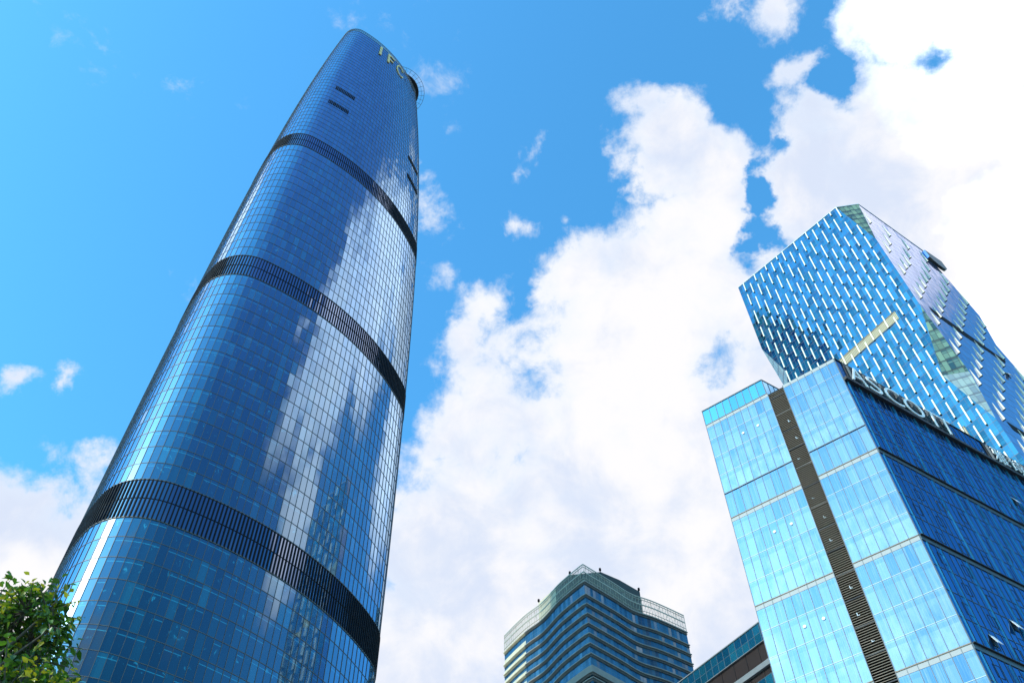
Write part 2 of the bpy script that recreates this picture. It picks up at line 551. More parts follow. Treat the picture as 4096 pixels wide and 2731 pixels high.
tower = thing('glass_skyscraper', (TP[0], TP[1], 0), 'tallest tower, blue glass with rounded corners and dark louvred bands', 'skyscraper')
ZONES = [zsplit(2.9, 119.5, 25), zsplit(129.14, 203.35, 16), zsplit(212.78, 286.44, 16), zsplit(295.9, 433.6, 38)]
BANDS = [(119.5, 129.14), (203.35, 212.78), (286.44, 295.9)]


def ring(mb, z, w, d, inner=0.0, step=1):
    ks = PAR[::2]
    for i in range(NP):
        k0, k1 = ks[i], ks[(i + 1) % NP]
        if k1 < k0:
            k1 += NOUT
        a0, a1 = tpt(k0, z - w / 2, inner), tpt(k1, z - w / 2, inner)
        b0, b1 = tpt(k0, z - w / 2, d), tpt(k1, z - w / 2, d)
        up = Vector((0, 0, w))
        mb.quad((b0, b1, b1 + up, b0 + up))
        mb.quad((a0, a1, b1, b0))
        mb.quad((b0 + up, b1 + up, a1 + up, a0 + up))


def upright(mb, k, zs, w, d, inner=0.0):
    for za, zb in zip(zs, zs[1:]):
        P = []
        for z in (za, zb):
            c, o = tpt(k, z, inner), tpt(k, z, d)
            nn = (o - c).normalized()
            t = Vector((-nn.y, nn.x, 0)) * (w / 2)
            P.append((c - t, o - t, o + t, c + t))
        a, b = P
        mb.quad((a[0], a[1], b[1], b[0]))
        mb.quad((a[1], a[2], b[2], b[1]))
        mb.quad((a[2], a[3], b[3], b[2]))


vbase = 0
for zi, zs in enumerate(ZONES):
    mb = MB()
    ks = PAR[::2]
    for fi, (za, zb) in enumerate(zip(zs, zs[1:])):
        for i in range(NP):
            k0, k1 = ks[i], ks[(i + 1) % NP]
            v = vbase + fi
            mb.quad((tpt(k0, za), tpt(k1, za), tpt(k1, zb), tpt(k0, zb)), [(i, v), (i + .9999, v), (i + .9999, v + .9999), (i, v + .9999)])
    vbase += len(zs) + 3
    cw = mb.build('curtain_wall', 'tower_glass', tower)
    fr = MB()
    for z in zs:
        ring(fr, z, 0.13 if zi < 3 else 0.10, 0.06)
    for i in range(NP):
        upright(fr, ks[i], zs[::2] if (len(zs) % 2) else zs[::2] + [zs[-1]], 0.085, 0.10)
    fr.build('mullion_grid', 'alu', cw)
for za, zb in BANDS:
    mb = MB()
    zm = (za + zb) / 2
    for i in range(NP * 2):
        k0, k1 = PAR[i], PAR[(i + 1) % (NP * 2)]
        for lv, (a, b) in enumerate(((za, zm), (zm, zb))):
            v = vbase + lv
            mb.quad((tpt(k0, a), tpt(k1, a), tpt(k1, b), tpt(k0, b)), [(i, v), (i + .9999, v), (i + .9999, v + .9999), (i, v + .9999)])
    vbase += 5
    lb = mb.build('louvre_band', 'band_glass', tower)
    fr = MB()
    for i in range(NP * 2):
        upright(fr, PAR[i], (za, zm, zb), 0.27, 0.20)
    ring(fr, zm, 0.12, 0.10)
    fr.build('louvre_fins', 'dark_metal', lb)
    fr = MB()
    ring(fr, za, 0.22, 0.14)
    ring(fr, zb, 0.22, 0.14)
    fr.build('band_trim', 'alu', lb)
# the two pairs of short dark ventilation strips in the upper part
for k0, k1, z in ((500, 528, 346.6), (498, 526, 330.4), (632, 661, 346.6), (632, 661, 330.4)):
    mb = MB()
    h = 2.9
    nk = 13
    for i in range(nk):
        a, b = k0 + (k1 - k0) * i / nk, k0 + (k1 - k0) * (i + .72) / nk
        A, B = tpt(a, z, .03), tpt(b, z, .03)
        C, D = tpt(b, z + h, .03), tpt(a, z + h, .03)
        A2, B2, C2, D2 = tpt(a, z, .2), tpt(b, z, .2), tpt(b, z + h, .2), tpt(a, z + h, .2)
        mb.quad((A2, B2, C2, D2))
        mb.quad((A, B, B2, A2))
        mb.quad((D2, C2, C, D))
        mb.quad((A, A2, D2, D))
        mb.quad((B2, B, C, C2))
    mb.build('vent_louvre', 'dark_metal', tower)
# crown: open railing of panes above the glass, roof slab
mb = MB()
ks = PAR[::2]
for z, w in ((433.75, .3), (435.9, .14), (437.9, .3)):
    ring(mb, z, w, .12, -.12)
for i in range(NP):
    upright(mb, ks[i], (433.6, 438.0), .10, .10, -.10)
mb.build('crown_railing', 'mullion', tower)
mb = MB()
mb.quad([tpt(k, 433.4, -.2) for k in ks])
mb.build('roof_deck', 'roof', tower)
# helipad deck overhanging the corner, with its safety net frame
hp = MB()
hc = Vector((-55.0, 163.7, 0))
n = 64
pt = lambda r, i, z: Vector((hc.x + r * math.cos(2 * math.pi * i / n), hc.y + r * math.sin(2 * math.pi * i / n), z))
for i in range(n):
    hp.quad((pt(9.9, i, 440.6), pt(9.9, i + 1, 440.6), pt(9.9, i + 1, 441.4), pt(9.9, i, 441.4)))
hp.quad([pt(9.9, i, 440.6) for i in range(n)][::-1])
hp.quad([pt(9.9, i, 441.4) for i in range(n)])
for i in range(8):
    p = pt(7.0, i * 8, 433.3)
    hp.tube(p, p + Vector((0, 0, 7.3)), .25, .25)
pad = hp.build('helipad', 'black', tower)
hp = MB()
for i in range(n):
    for r, z in ((12.65, 441.3), (11.3, 441.1)):
        hp.tube(pt(r, i, z), pt(r, i + 1, z), .10 if r > 12 else .05, .10 if r > 12 else .05, 5)
for i in range(0, n, 2):
    hp.tube(pt(9.9, i, 440.9), pt(12.65, i, 441.3), .08, .08, 5)
hp.build('safety_net_frame', 'mullion', pad)

# gold letters near the top (the building's sign)
sgn = thing('tower_sign', tpt(570, 426), 'three big gold letters high on the round-cornered glass tower', 'sign')


def kmap(k):                 # the plan is given in 60 steps per corner-and-side: 20 round the corner, 40 along the side
    q, r = divmod(k, 60)
    return q * 220 + (r * 3 if r < 20 else 60 + (r - 20) * 4)


def skin_patch(mb, poly):    # poly: quads of (k, z) on the skin, made a solid plate
    for q in poly:
        F = [tpt(kmap(k), z, .45) for k, z in q]
        B = [tpt(kmap(k), z, .15) for k, z in q]
        mb.quad(F)
        for i in range(4):
            j2 = (i + 1) % 4
            mb.quad((B[i], B[j2], F[j2], F[i]))


def stroke(a, b, w):         # straight stroke of width w (in k units / metres) between (k, z) points
    (k0, z0), (k1, z1) = a, b
    dk, dz = (k1 - k0) * 1.05, z1 - z0
    L = math.hypot(dk, dz)
    px, pz = -dz / L * w / 2 / 1.05, dk / L * w / 2
    return [(k0 + px, z0 + pz), (k0 - px, z0 - pz), (k1 - px, z1 - pz), (k1 + px, z1 + pz)]


mb = MB()
skin_patch(mb, [[(151, z), (152.2, z), (152.2, z + 3.9), (151, z + 3.9)] for z in (420.2, 424.4, 428.6)])
mb.build('letter', 'gold', sgn)
mb = MB()
skin_patch(mb, [[(156, z), (157.2, z), (157.2, z + 3.9), (156, z + 3.9)] for z in (420.0, 424.2, 428.4)] +
           [[(157.2, 431.2), (160.6, 431.2), (160.6, 432.4), (157.2, 432.4)], [(157.2, 425.4), (159.6, 425.4), (159.6, 426.7), (157.2, 426.7)]])
mb.build('letter', 'gold', sgn)
mb = MB()
arc = [(164.9 + 2.5 * math.cos(R(t)), 426.3 + 5.9 * math.sin(R(t))) for t in range(35, 330, 15)]
skin_patch(mb, [stroke(a, b, .7) for a, b in zip(arc, arc[1:])])
mb.build('letter', 'gold', sgn)


# ================================================================== planar wall helper
class Wall:
    """vertical wall: origin o (z = 0), u along dir, outward normal n"""
    def __init__(s, o, d, n):
        s.o, s.d, s.n = Vector((o[0], o[1], 0)), Vector(d), Vector(n)

    def p(s, u, z, off=0.0):
        return s.o + s.d * u + s.n * off + Vector((0, 0, z))

    def rect(s, mb, u0, u1, z0, z1, off=0.0, uv=None, mi=0):
        P = [s.p(u0, z0, off), s.p(u1, z0, off), s.p(u1, z1, off), s.p(u0, z1, off)]
        U = uv or [(u0, z0), (u1, z0), (u1, z1), (u0, z1)]
        if (P[1] - P[0]).cross(P[2] - P[0]).dot(s.n) < 0:
            P, U = P[::-1], U[::-1]
        mb.quad(P, U, mi)

    def bar(s, mb, u0, u1, z0, z1, o0, o1, mi=0):
        mb.box(s.p(u0, z0, o0), s.d * (u1 - u0), s.n * (o1 - o0), Vector((0, 0, z1 - z0)), mi)

    def poly(s, mb, pts, cu, cv, mi=0, off=0.0):
        P = [s.p(u, z, off) for u, z in pts]
        U = [(u / cu, z / cv) for u, z in pts]
        nn = Vector((0, 0, 0))
        for i in range(len(P)):
            nn += P[i].cross(P[(i + 1) % len(P)])
        if nn.dot(s.n) < 0:
            P, U = P[::-1], U[::-1]
        mb.quad(P, U, mi)


# ================================================================== 2. the faceted tower with white fins
CL = Vector((-0.5804, 0.8143, 0))      # left face recedes this way
CR = Vector((0.8318, 0.5551, 0))       # right face recedes this way
CV1 = Vector((85.21, 184.6, 0))
CLEN, CDEP = 51.4, 43.65
wl = Wall(CV1, -CL, Vector((CL.y, -CL.x, 0)) * -1)      # u runs from the far left corner to the near corner
if wl.n.dot(CAM - CV1) < 0:
    wl.n = -wl.n
NC = wl.p(CLEN, 0)                     # near corner
wr = Wall(NC, CR, Vector((CR.y, -CR.x, 0)))
if wr.n.dot(CAM - NC) < 0:
    wr.n = -wr.n
w3 = Wall(CV1, CR, CL)                 # hidden left-back face
w4 = Wall(NC + CR * CDEP, CL, CR)      # hidden far-right face
faceted = thing('faceted_tower', (NC.x, NC.y, 0), 'faceted blue glass tower studded with short white vertical fins', 'tower')
CW, CH = 1.36, 3.85
mb = MB()
wl.poly(mb, [(0, 290), (46.2, 281.7), (51.4, 252.5), (51.4, 214.5), (46.2, 188), (51.4, 166), (51.4, 128), (46.2, 102), (51.4, 80), (51.4, 0), (0, 0),
             (0, 137), (5.4, 156), (0, 175), (0, 213.5), (5.4, 232.4), (0, 251.4)], CW, CH)
mb.build('front_facade', 'crystal_glass', faceted)
mb = MB()
wr.poly(mb, [(0, 252.5), (4.8, 280.85), (35.9, 277.8), (43.65, 244.3), (38.9, 224.8), (43.65, 205), (43.65, 165), (38.9, 146), (43.65, 126), (43.65, 0), (0, 0),
             (0, 80), (3.2, 102), (0, 128), (0, 166), (3.2, 186.5), (0, 214.5)], CW, CH)
mb.build('side_facade', 'crystal_side', faceted)
mb = MB()
w3.poly(mb, [(0, 290), (0, 251.4), (5.0, 232.4), (0, 213.5), (0, 175), (5.0, 156), (0, 137), (0, 0), (CDEP, 0), (CDEP, 285.5)], CW, CH)
w4.poly(mb, [(4.0, 278.2), (0, 244.3), (4.5, 224.8), (0, 205), (0, 165), (4.5, 146), (0, 126), (0, 0), (CLEN, 0), (CLEN, 285.5)], CW, CH)
mb.build('rear_facade', 'crystal_side', faceted)


def facet(pts, material, flip=None):
    mb = MB()
    P = [Vector(p) for p in pts]
    n = (P[1] - P[0]).cross(P[2] - P[0])
    if n.dot(flip) < 0:
        P.reverse()
        n = -n
    n.normalize()
    hx = Vector((0, 0, 1)).cross(n).normalized()
    hy = n.cross(hx)
    o = P[0]
    mb.quad(P, [((p - o).dot(hx) / 1.36 + 50.3, (p.z) / CH) for p in P])
    return mb.build('corner_facet', material, faceted)


out_n = (wl.n + wr.n).normalized()
facet([wl.p(46.2, 281.7), wr.p(4.8, 280.85), wl.p(51.4, 252.5)], 'facet_glass', out_n)
facet([wl.p(51.4, 214.5), wl.p(46.2, 188), wr.p(3.2, 186.5)], 'facet_glass', out_n)
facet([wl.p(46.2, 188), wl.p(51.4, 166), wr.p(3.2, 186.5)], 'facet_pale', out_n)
facet([wl.p(51.4, 128), wl.p(46.2, 102), wr.p(3.2, 102)], 'facet_glass', out_n)
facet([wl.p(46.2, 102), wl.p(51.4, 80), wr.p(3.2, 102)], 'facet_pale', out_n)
lo = (wl.n + w3.n).normalized()
for a, b, c in ((251.4, 232.4, 213.5), (175, 156, 137)):
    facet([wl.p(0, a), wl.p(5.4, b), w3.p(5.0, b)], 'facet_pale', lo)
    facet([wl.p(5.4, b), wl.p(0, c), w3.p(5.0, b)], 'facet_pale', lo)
ro = (wr.n + w4.n).normalized()
facet([wr.p(35.9, 277.8), wr.p(43.65, 244.3), w4.p(4.0, 278.2)], 'facet_glass', ro)
for a, b, c in ((244.3, 224.8, 205), (165, 146, 126)):
    facet([wr.p(43.65, a), wr.p(38.9, b), w4.p(4.5, b)], 'facet_glass', ro)
    facet([wr.p(38.9, b), wr.p(43.65, c), w4.p(4.5, b)], 'facet_glass', ro)
mb = MB()
mb.quad([wl.p(0, 290), w3.p(CDEP, 285.5), w4.p(4.0, 278.2), wr.p(35.9, 277.8), wr.p(4.8, 280.85), wl.p(46.2, 281.7)])
mb.build('roof', 'roof', faceted)
mb = MB()      # thin coping along the two visible roof edges
for a, b, nn in ((wl.p(0, 290), wl.p(46.2, 281.7), wl.n), (wr.p(4.8, 280.85), wr.p(35.9, 277.8), wr.n), (wl.p(46.2, 281.7), wr.p(4.8, 280.85), out_n)):
    mb.box(a + nn * -.15, b - a, nn * .3, Vector((0, 0, .35)))
mb.build('coping', 'pale_mullion', faceted)
# fins
D_TOP = [289.7, 286.0, 282.0, 277.1, 271.2, 265.0, 261.1, 257.2, 252.6, 248.5, 244.7, 240.8, 237.1, 233.3, 229.4, 225.8]
D_BOT = [284.4, 280.0, 275.1, 269.2, 263.1, 258.9, 255.3, 250.4, 246.6, 242.6, 238.9, 235.0, 231.2, 227.5, 223.7, 220.1]
while D_TOP[-1] > 12:
    D_TOP.append(D_TOP[-1] - CH)
    D_BOT.append(D_TOP[-1] - 5.9)
fins = []


def inside(poly, u, z):
    c = False
    for i in range(len(poly)):
        (x0, y0), (x1, y1) = poly[i], poly[i - 1]
        if (y0 > z) != (y1 > z) and u < (x1 - x0) * (z - y0) / (y1 - y0) + x0:
            c = not c
    return c


LPOLY = [(0, 290), (46.2, 281.7), (51.4, 252.5), (51.4, 214.5), (46.2, 188), (51.4, 166), (51.4, 128), (46.2, 102), (51.4, 80), (51.4, 0), (0, 0),
         (0, 137), (5.4, 156), (0, 175), (0, 213.5), (5.4, 232.4), (0, 251.4)]
RPOLY = [(0, 252.5), (4.8, 280.85), (35.9, 277.8), (43.65, 244.3), (38.9, 224.8), (43.65, 205), (43.65, 165), (38.9, 146), (43.65, 126), (43.65, 0), (0, 0),
         (0, 80), (3.2, 102), (0, 128), (0, 166), (3.2, 186.5), (0, 214.5)]
for i in range(19):
    u = 2.7 + 2.715 * i
    for k in range(i % 2, len(D_TOP), 2):
        a, b = D_BOT[k], D_TOP[k]
        while b > a + 1 and not inside(LPOLY, u, b):
            b -= .25
        if b > a + 1.2 and inside(LPOLY, u, a):
            fins.append((wl, u, a, b, .36, .36))
E_TOP = [274.3, 264.3, 255.6, 248.2, 241.2, 234.4, 227.8, 221.2]
while E_TOP[-1] > 12:
    E_TOP.append(E_TOP[-1] - 6.75)
for jx in range(9):
    v = 4.35 + 4.53 * jx
    for k in range(len(E_TOP)):
        if (k + jx) % 2:
            continue
        b = E_TOP[k]
        a = b - 5.4 - (1.4 if b > 255 else 0)
        while b > a + 1 and not inside(RPOLY, v, b):
            b -= .25
        if b > a + 1.2 and inside(RPOLY, v, a):
            fins.append((wr, v, a - .5, b + .6, .30, .50))


def fin_size(f):
    w, u, a, b, wd, dp = f
    x0, y0, z0 = project(w.p(u, a, dp))
    x1, y1, z1 = project(w.p(u, b, dp))
    if not (0 < x0 < 4096 and 0 < y0 < 2731):
        return 0
    edge = 1440 + (3337 - x0) * .52 if x0 < 3337 else 1440 + (x0 - 3337) * .553
    return 0 if y0 > edge + 30 else math.hypot(x1 - x0, y1 - y0)


fins.sort(key=fin_size, reverse=True)


def fin_mesh(mb, f):
    w, u, a, b, wd, dp = f
    top = .03 if w is wr else .30           # the blades deepen towards their dark lower end
    A = [w.p(u + sx * wd / 2, a, o_) for sx, o_ in ((-1, 0), (-1, dp), (1, dp), (1, 0))]
    B = [w.p(u + sx * wd / 2, b, o_) for sx, o_ in ((-1, 0), (-1, top), (1, top), (1, 0))]
    if (A[1] - A[0]).cross(A[2] - A[1]).z < 0:
        A.reverse()
        B.reverse()
    for i in range(4):
        j = (i + 1) % 4
        mb.quad((A[i], A[j], B[j], B[i]))
    mb.quad(B)
    mb.quad(A[::-1], None, 1)
    w.bar(mb, u - wd / 2 - .015, u + wd / 2 + .015, a - .10, a - .003, 0.0, dp + .015, 1)


for f in fins[:100]:
    mb = MB()
    fin_mesh(mb, f)
    mb.build('fin', ['white_fin', 'dark_metal'], faceted)
mb = MB()
for f in fins[100:]:
    fin_mesh(mb, f)
o = mb.build('small_fins', ['white_fin', 'dark_metal'], faceted)
o['kind'] = 'stuff'
# tan louvre strips on the left face, dark slots on the right face
for u0, u1, z0, z1 in ((20.0, 44.5, 216.2, 219.6), (41.6, 44.2, 166.6, 169.7)):
    mb = MB()
    wl.rect(mb, u0, u1, z0, z1, .05, mi=1)
    k = u0
    while k < u1 - .1:
        wl.bar(mb, k, k + .22, z0, z1, .05, .22)
        k += .45
    wl.bar(mb, u0, u1, z1, z1 + .25, 0, .3, 1)
    mb.build('louvre_strip', ['tan_louvre', 'louvre'], faceted)
for pts in ([(5.4, 218.4), (36.5, 214.9), (34.8, 212.4), (28, 213.1), (17.5, 213.0), (11.8, 214.1), (6.2, 215.0)], [(5.3, 168.3), (34, 168.3), (34, 165), (6.2, 165.4)]):
    mb = MB()
    wr.poly(mb, pts, CW, CH, 0, .06)
    mb.build('dark_slot', 'dark_metal', faceted)
# projecting sign box near the roof of the right face
mb = MB()
bx = [(34.0, 276.2), (34.0, 271.6), (35.5, 270.2), (37.4, 269.3), (39.4, 269.0), (41.2, 269.5), (42.6, 271.0), (42.6, 276.2)]
F = [wr.p(u, z, 1.0) for u, z in bx]
B = [wr.p(u, z, 0.02) for u, z in bx]
nb = len(bx)
for i in range(nb):
    j = (i + 1) % nb
    mb.quad((B[i], B[j], F[j], F[i]), None, 1 if i == 0 else (0 if i < nb - 2 else 2))
mb.quad(F, None, 2)
mb.build('sign_box', ['black', 'blue_panel', 'facet_pale'], faceted)
# one open window
mb = MB()
for zz in (0,):
    c = wr.p(29.3, 204.4)
    mb.box(c, CR * 1.3, (wr.n * .8 + Vector((0, 0, -1.9))), wr.n * .08 + Vector((0, 0, .03)), 1)
    mb.box(c + Vector((0, 0, -2.0)) + wr.n * .03, CR * 1.3, Vector((0, 0, 2.0)), wr.n * .05, 0)
mb.build('open_window', ['black', 'white_fin'], faceted)

# ================================================================== 3. pale glass block with dark shaft
AL = Vector((-0.80232, 0.59689, 0))
AR = Vector((0.84456, 0.53546, 0))
AO = Vector((45.93, 78.54, 0))
al = Wall(AO, AL, (-0.59689, -0.80232, 0))
ar = Wall(AO, AR, (0.53546, -0.84456, 0))
block = thing('glass_block', (AO.x, AO.y, 0), 'pale blue glass block with a dark louvred shaft, sign boards along its roof edge', 'building')
TOPZ = 105.35
LEDGES = [105.35, 86.5, 72.1, 57.75, 43.4, 29.05, 14.7, 0.35]
RB = (0.06, 8.1)
LB = (10.58, 20.9)
for bi in range(len(LEDGES) - 1):
    zt, zb = LEDGES[bi], LEDGES[bi + 1]
    rows = [zb + (zt - zb) * k / 4 for k in range(5)]
    if bi == 0:
        rows = [86.5, 91.05, 94.65, 98.35, 102.05, 105.35]
    for (u0, u1), ncol in ((RB, 7), (LB, 9)):
        mb = MB()
        gt = zt - .62
        cw = (u1 - u0) / ncol
        rr = rows[:-1] + [gt]
        base_v = bi * 7 + (0 if ncol == 7 else 63)
        zb2 = zb + .12
        for r in range(len(rr) - 1):
            a, b = (zb2 if r == 0 else rr[r]), rr[r + 1]
            for c in range(ncol):
                x0, x1 = u0 + c * cw, u0 + (c + 1) * cw
                rv = base_v + ((r - 1 if r else 4) if bi == 0 else r)
                al.rect(mb, x0, x1, a, b, 0, [(c, rv), (c + .9999, rv), (c + .9999, rv + .9999), (c, rv + .9999)])
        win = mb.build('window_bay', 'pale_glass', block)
        fr = MB()
        for c in range(ncol + 1):
            x = u0 + c * cw
            al.bar(fr, x - .035, x + .035, zb2, zt, 0, .05)
        for r in rr[1:-1]:
            al.bar(fr, u0, u1, r - .03, r + .03, 0, .035, 1)
        if bi == 0:
            al.bar(fr, u0, u1, 91.05 - .06, 91.05 + .06, 0, .12, 0)
        fr.build('mullion_grid', ['mullion', 'pale_mullion'], win)
        fr = MB()
        for c in range(ncol):
            al.rect(fr, u0 + c * cw + .03, u0 + (c + 1) * cw - .03, gt, zt, .03)
        al.rect(fr, u0, u1, zt, zt + .001, .03)
        fr.build('spandrel', 'grey_strip', win)
        fr = MB()
        al.bar(fr, u0, u1, zb, zb + .12, -.1, .10)
        fr.build('ledge', 'louvre', win)
        if ncol == 9 and bi > 0 or ncol == 9:
            for uu in (13.4, 15.78):
                d = MB()
                zc = zt - 5.15
                cpt = al.p(uu, zc, .0)
                d.tube(cpt + al.n * .02, cpt + al.n * .1, .2, .2, 10)
                d.build('round_disc', 'disc_white', win)  # small white disc, two on each run of the left bay
# louvred shaft
shaft = MB()
z0, z1 = 0.4, 105.3
al.rect(shaft, 8.1, 10.58, z0, z1, -.35, mi=1)
z = z0
while z < z1 - .2:
    o = al.p(8.14, z, -.35)
    shaft.box(o, AL * 2.4, al.n * .30 + Vector((0, 0, -.10)), Vector((0, 0, .05)))
    z += .31
al.bar(shaft, 8.1, 8.17, z0, z1, -.35, .04, 1)
al.bar(shaft, 10.51, 10.58, z0, z1, -.35, .04, 1)
for k in range(30):
    zz = 3.0 + 3.6 * k
    if zz < z1:
        al.bar(shaft, 8.17, 10.51, zz, zz + .14, -.3, -.02, 1)
sh = shaft.build('louvred_shaft', ['louvre', 'black'], block)
rnd2 = random.Random(3)
for k in range(27):          # small pale solids standing in for reflected lights at the floors
    if k % 4 == 3:
        continue
    zz = 4.4 + 3.6 * k
    cpt = al.p(9.5, zz, -.04) + AL * rnd2.uniform(-.6, .3)
    lm = MB()
    lm.box(cpt, AL * .08, al.n * .08, Vector((0, 0, rnd2.choice((.2, .4)))))
    lm.box(cpt + AL * -.22, AL * .22, al.n * .07, Vector((0, 0, .06)))
    lm.build('light_mark', 'pale_mullion', sh)
# glazed roof screen over the left bay
mb = MB()
sw = Wall(al.p(10.72, 0, -.02), AR, AR * 0 - AL)
for c in range(9):
    x0 = 10.72 + c * 10.2 / 9
    al.rect(mb, x0, x0 + 10.2 / 9, 105.4, 108.65, -.02, [(c, 200), (c + .999, 200), (c + .999, 200.999), (c, 200.999)])
    sw.rect(mb, c * 1.14, c * 1.14 + 1.14, 105.4, 108.65, 0, [(c, 203), (c + .999, 203), (c + .999, 203.999), (c, 203.999)])
mb.quad([al.p(10.72, 108.6, -.02), al.p(20.92, 108.6, -.02), al.p(20.92, 108.6, -.02) + AR * 10.2, al.p(10.72, 108.6, -.02) + AR * 10.2], None, 1)
rs = mb.build('roof_screen', ['screen_glass', 'roof'], block)
fr = MB()
for c in range(10):
    x0 = 10.72 + c * 10.2 / 9
    al.bar(fr, x0 - .04, x0 + .04, 105.4, 108.7, -.02, .05)
    sw.bar(fr, c * 1.14 - .04, c * 1.14 + .04, 105.4, 108.7, 0, .06)
al.bar(fr, 10.68, 20.96, 108.65, 108.8, -.1, .08)
sw.bar(fr, 0, 10.3, 108.65, 108.8, -.1, .08)
al.bar(fr, 10.7, 20.9, 105.36, 105.46, -.1, .09)
fr.build('screen_frame', 'mullion', rs)
# right wall: 46 m of dark blue glass, storey by storey, with thin glass fins
RW = 56.0
for bi in range(len(LEDGES) - 1):
    zt, zb = LEDGES[bi], LEDGES[bi + 1]
    zt2 = 100.9 if bi == 0 else zt - .62
    nr = 4
    mb = MB()
    ncol = 52
    cw = RW / ncol
    for r in range(nr):
        a, b = zb + .0 + (zt2 - zb) * r / nr, zb + (zt2 - zb) * (r + 1) / nr
        for c in range(ncol):
            ar.rect(mb, c * cw, (c + 1) * cw, a, b, 0, [(c + 100, bi * 7 + r), (c + 100.9999, bi * 7 + r), (c + 100.9999, bi * 7 + r + .9999), (c + 100, bi * 7 + r + .9999)])
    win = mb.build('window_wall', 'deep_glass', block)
    fr = MB()
    rnd = random.Random(bi * 31 + 5)
    for c in range(ncol + 1):
        ar.bar(fr, c * cw - .03, c * cw + .03, zb, zt2, 0, .05, 0)
        if c % 2 == 0 and rnd.random() < .8:           # thin blue glass fins between some panes
            ar.bar(fr, c * cw + .5, c * cw + .53, zb + .3, zt2 - .2, 0, .22, 1)
    for r in range(1, nr):
        z = zb + (zt2 - zb) * r / nr
        ar.bar(fr, 0, RW, z - .03, z + .03, 0, .05, 0)
    fr.build('mullion_grid', ['mullion', 'screen_glass'], win)
    fr = MB()
    for r in range(nr):
        z = zb + (zt2 - zb) * r / nr + .9
        for q in range(13):
            x = 3.85 + q * 3.92 - (1.96 if r % 2 else 0)
            for (x0, x1, y0, y1) in ((x, x + 1.1, z, z + .05), (x, x + 1.1, z + 1.5, z + 1.54), (x, x + .03, z, z + 1.54), (x + 1.07, x + 1.1, z, z + 1.54)):
                ar.bar(fr, x0, x1, y0, y1, 0, .035)
    fr.build('vent_windows', 'black', win)
    fr = MB()
    if bi > 0:
        ar.bar(fr, 0, RW, zt - .6, zt, -.2, .10, 0)
        ar.bar(fr, 0, RW, zt, zt + .1, -.2, .35, 1)
        fr.build('ledge', ['mullion', 'black'], win)
# parapet of the right wall: glass ends, black boards, shadow ledge
for u0, u1 in ((0.0, 1.3), (22.9, 30.2)):
    mb = MB()
    k = max(1, round((u1 - u0) / 1.2))
    for c in range(k):
        ar.rect(mb, u0 + (u1 - u0) * c / k, u0 + (u1 - u0) * (c + 1) / k, 100.9, TOPZ - .12, .02, [(c + 40, 300), (c + 40.99, 300), (c + 40.99, 300.99), (c + 40, 300.99)])
        ar.bar(mb, u0 + (u1 - u0) * c / k - .03, u0 + (u1 - u0) * c / k + .03, 100.9, TOPZ, .0, .08, 1)
    mb.build('parapet_glass', ['deep_glass', 'mullion'], block)
mb = MB()
ar.bar(mb, 0, RW, TOPZ - .12, TOPZ, -.3, .16)
ar.bar(mb, 0, RW, 100.35, 100.9, -.2, .55)  # black ledge paints the shadow under the sign boards
mb.build('parapet_trim', 'black', block)
mb = MB()
mb.quad([al.p(0, TOPZ - .3), al.p(20.9, TOPZ - .3), al.p(20.9, TOPZ - .3) + AR * RW, ar.p(RW, TOPZ - .3)])
bk = Wall(al.p(20.9, 0), AR, AL)
bk.rect(mb, 0, RW, 0, TOPZ - .3, 0)
b2 = Wall(ar.p(RW, 0), AL, AR)
b2.rect(mb, 0, 20.9, 0, TOPZ - .3, 0)
mb.build('rear_shell', 'roof', block)
for (u0, zc) in ((4.0, 60.4), (10.0, 64.6), (29.0, 93.0)):
    mb = MB()
    c = ar.p(u0, zc)
    mb.box(c, AR * .85, ar.n * .55 + Vector((0, 0, -1.35)), ar.n * .05 + Vector((0, 0, .02)), 1)
    mb.box(c + Vector((0, 0, -1.4)) + ar.n * .06, AR * .85, Vector((0, 0, 1.4)), ar.n * .03, 0)
    mb.build('open_window', ['black', 'silver'], block)


def board_sign(label, u0, u1, letters):
    t = thing('roof_sign', ar.p((u0 + u1) / 2, 101, .2), label, 'sign')
    mb = MB()
    ar.bar(mb, u0, u1, 101.0, TOPZ - .14, .03, .18)
    mb.build('backing_board', 'black', t)
    mb = MB()
    for z in (101.6, 102.5, 103.4, 104.2):
        ar.bar(mb, u0 + .3, u1 - .3, z, z + .05, .50, .56)
    for k in range(int((u1 - u0) / 1.6)):
        ar.bar(mb, u0 + .5 + 1.6 * k, u0 + .55 + 1.6 * k, 101.2, 104.6, .18, .5)
    mb.build('rail', 'mullion', t)
    for ch, a, b, z0, z1 in letters:
        vs, fs = text_mesh(ch, 1, 1)
        mb = MB()
        mb.v = [ar.p(a + (b - a) * x, z0 + (z1 - z0) * y, .62 + .16 * z) for x, y, z in vs]
        mb.f = fs
        mb.uv = [[(0, 0)] * len(f) for f in fs]
        mb.mi = [0] * len(fs)
        mb.build('letter', 'silver', t)


board_sign('six big silver capital letters on the long black roof edge board', 1.32, 22.8,
           [('A', 1.3, 4.4, 100.9, 104.3), ('S', 4.9, 7.4, 100.9, 104.3), ('C', 8.3, 11.6, 100.9, 104.3), ('O', 12.2, 16.1, 100.9, 104.3), ('T', 16.9, 19.5, 100.9, 104.3), ('T', 19.7, 22.3, 100.9, 104.3)])
board_sign('silver Chinese characters on the black roof board near the right edge of the photo', 30.3, 46.0,
           [('雅', 30.9, 34.0, 101.0, 104.2), ('诗', 34.7, 37.9, 101.0, 104.2), ('阁', 38.6, 41.8, 101.0, 104.2)])

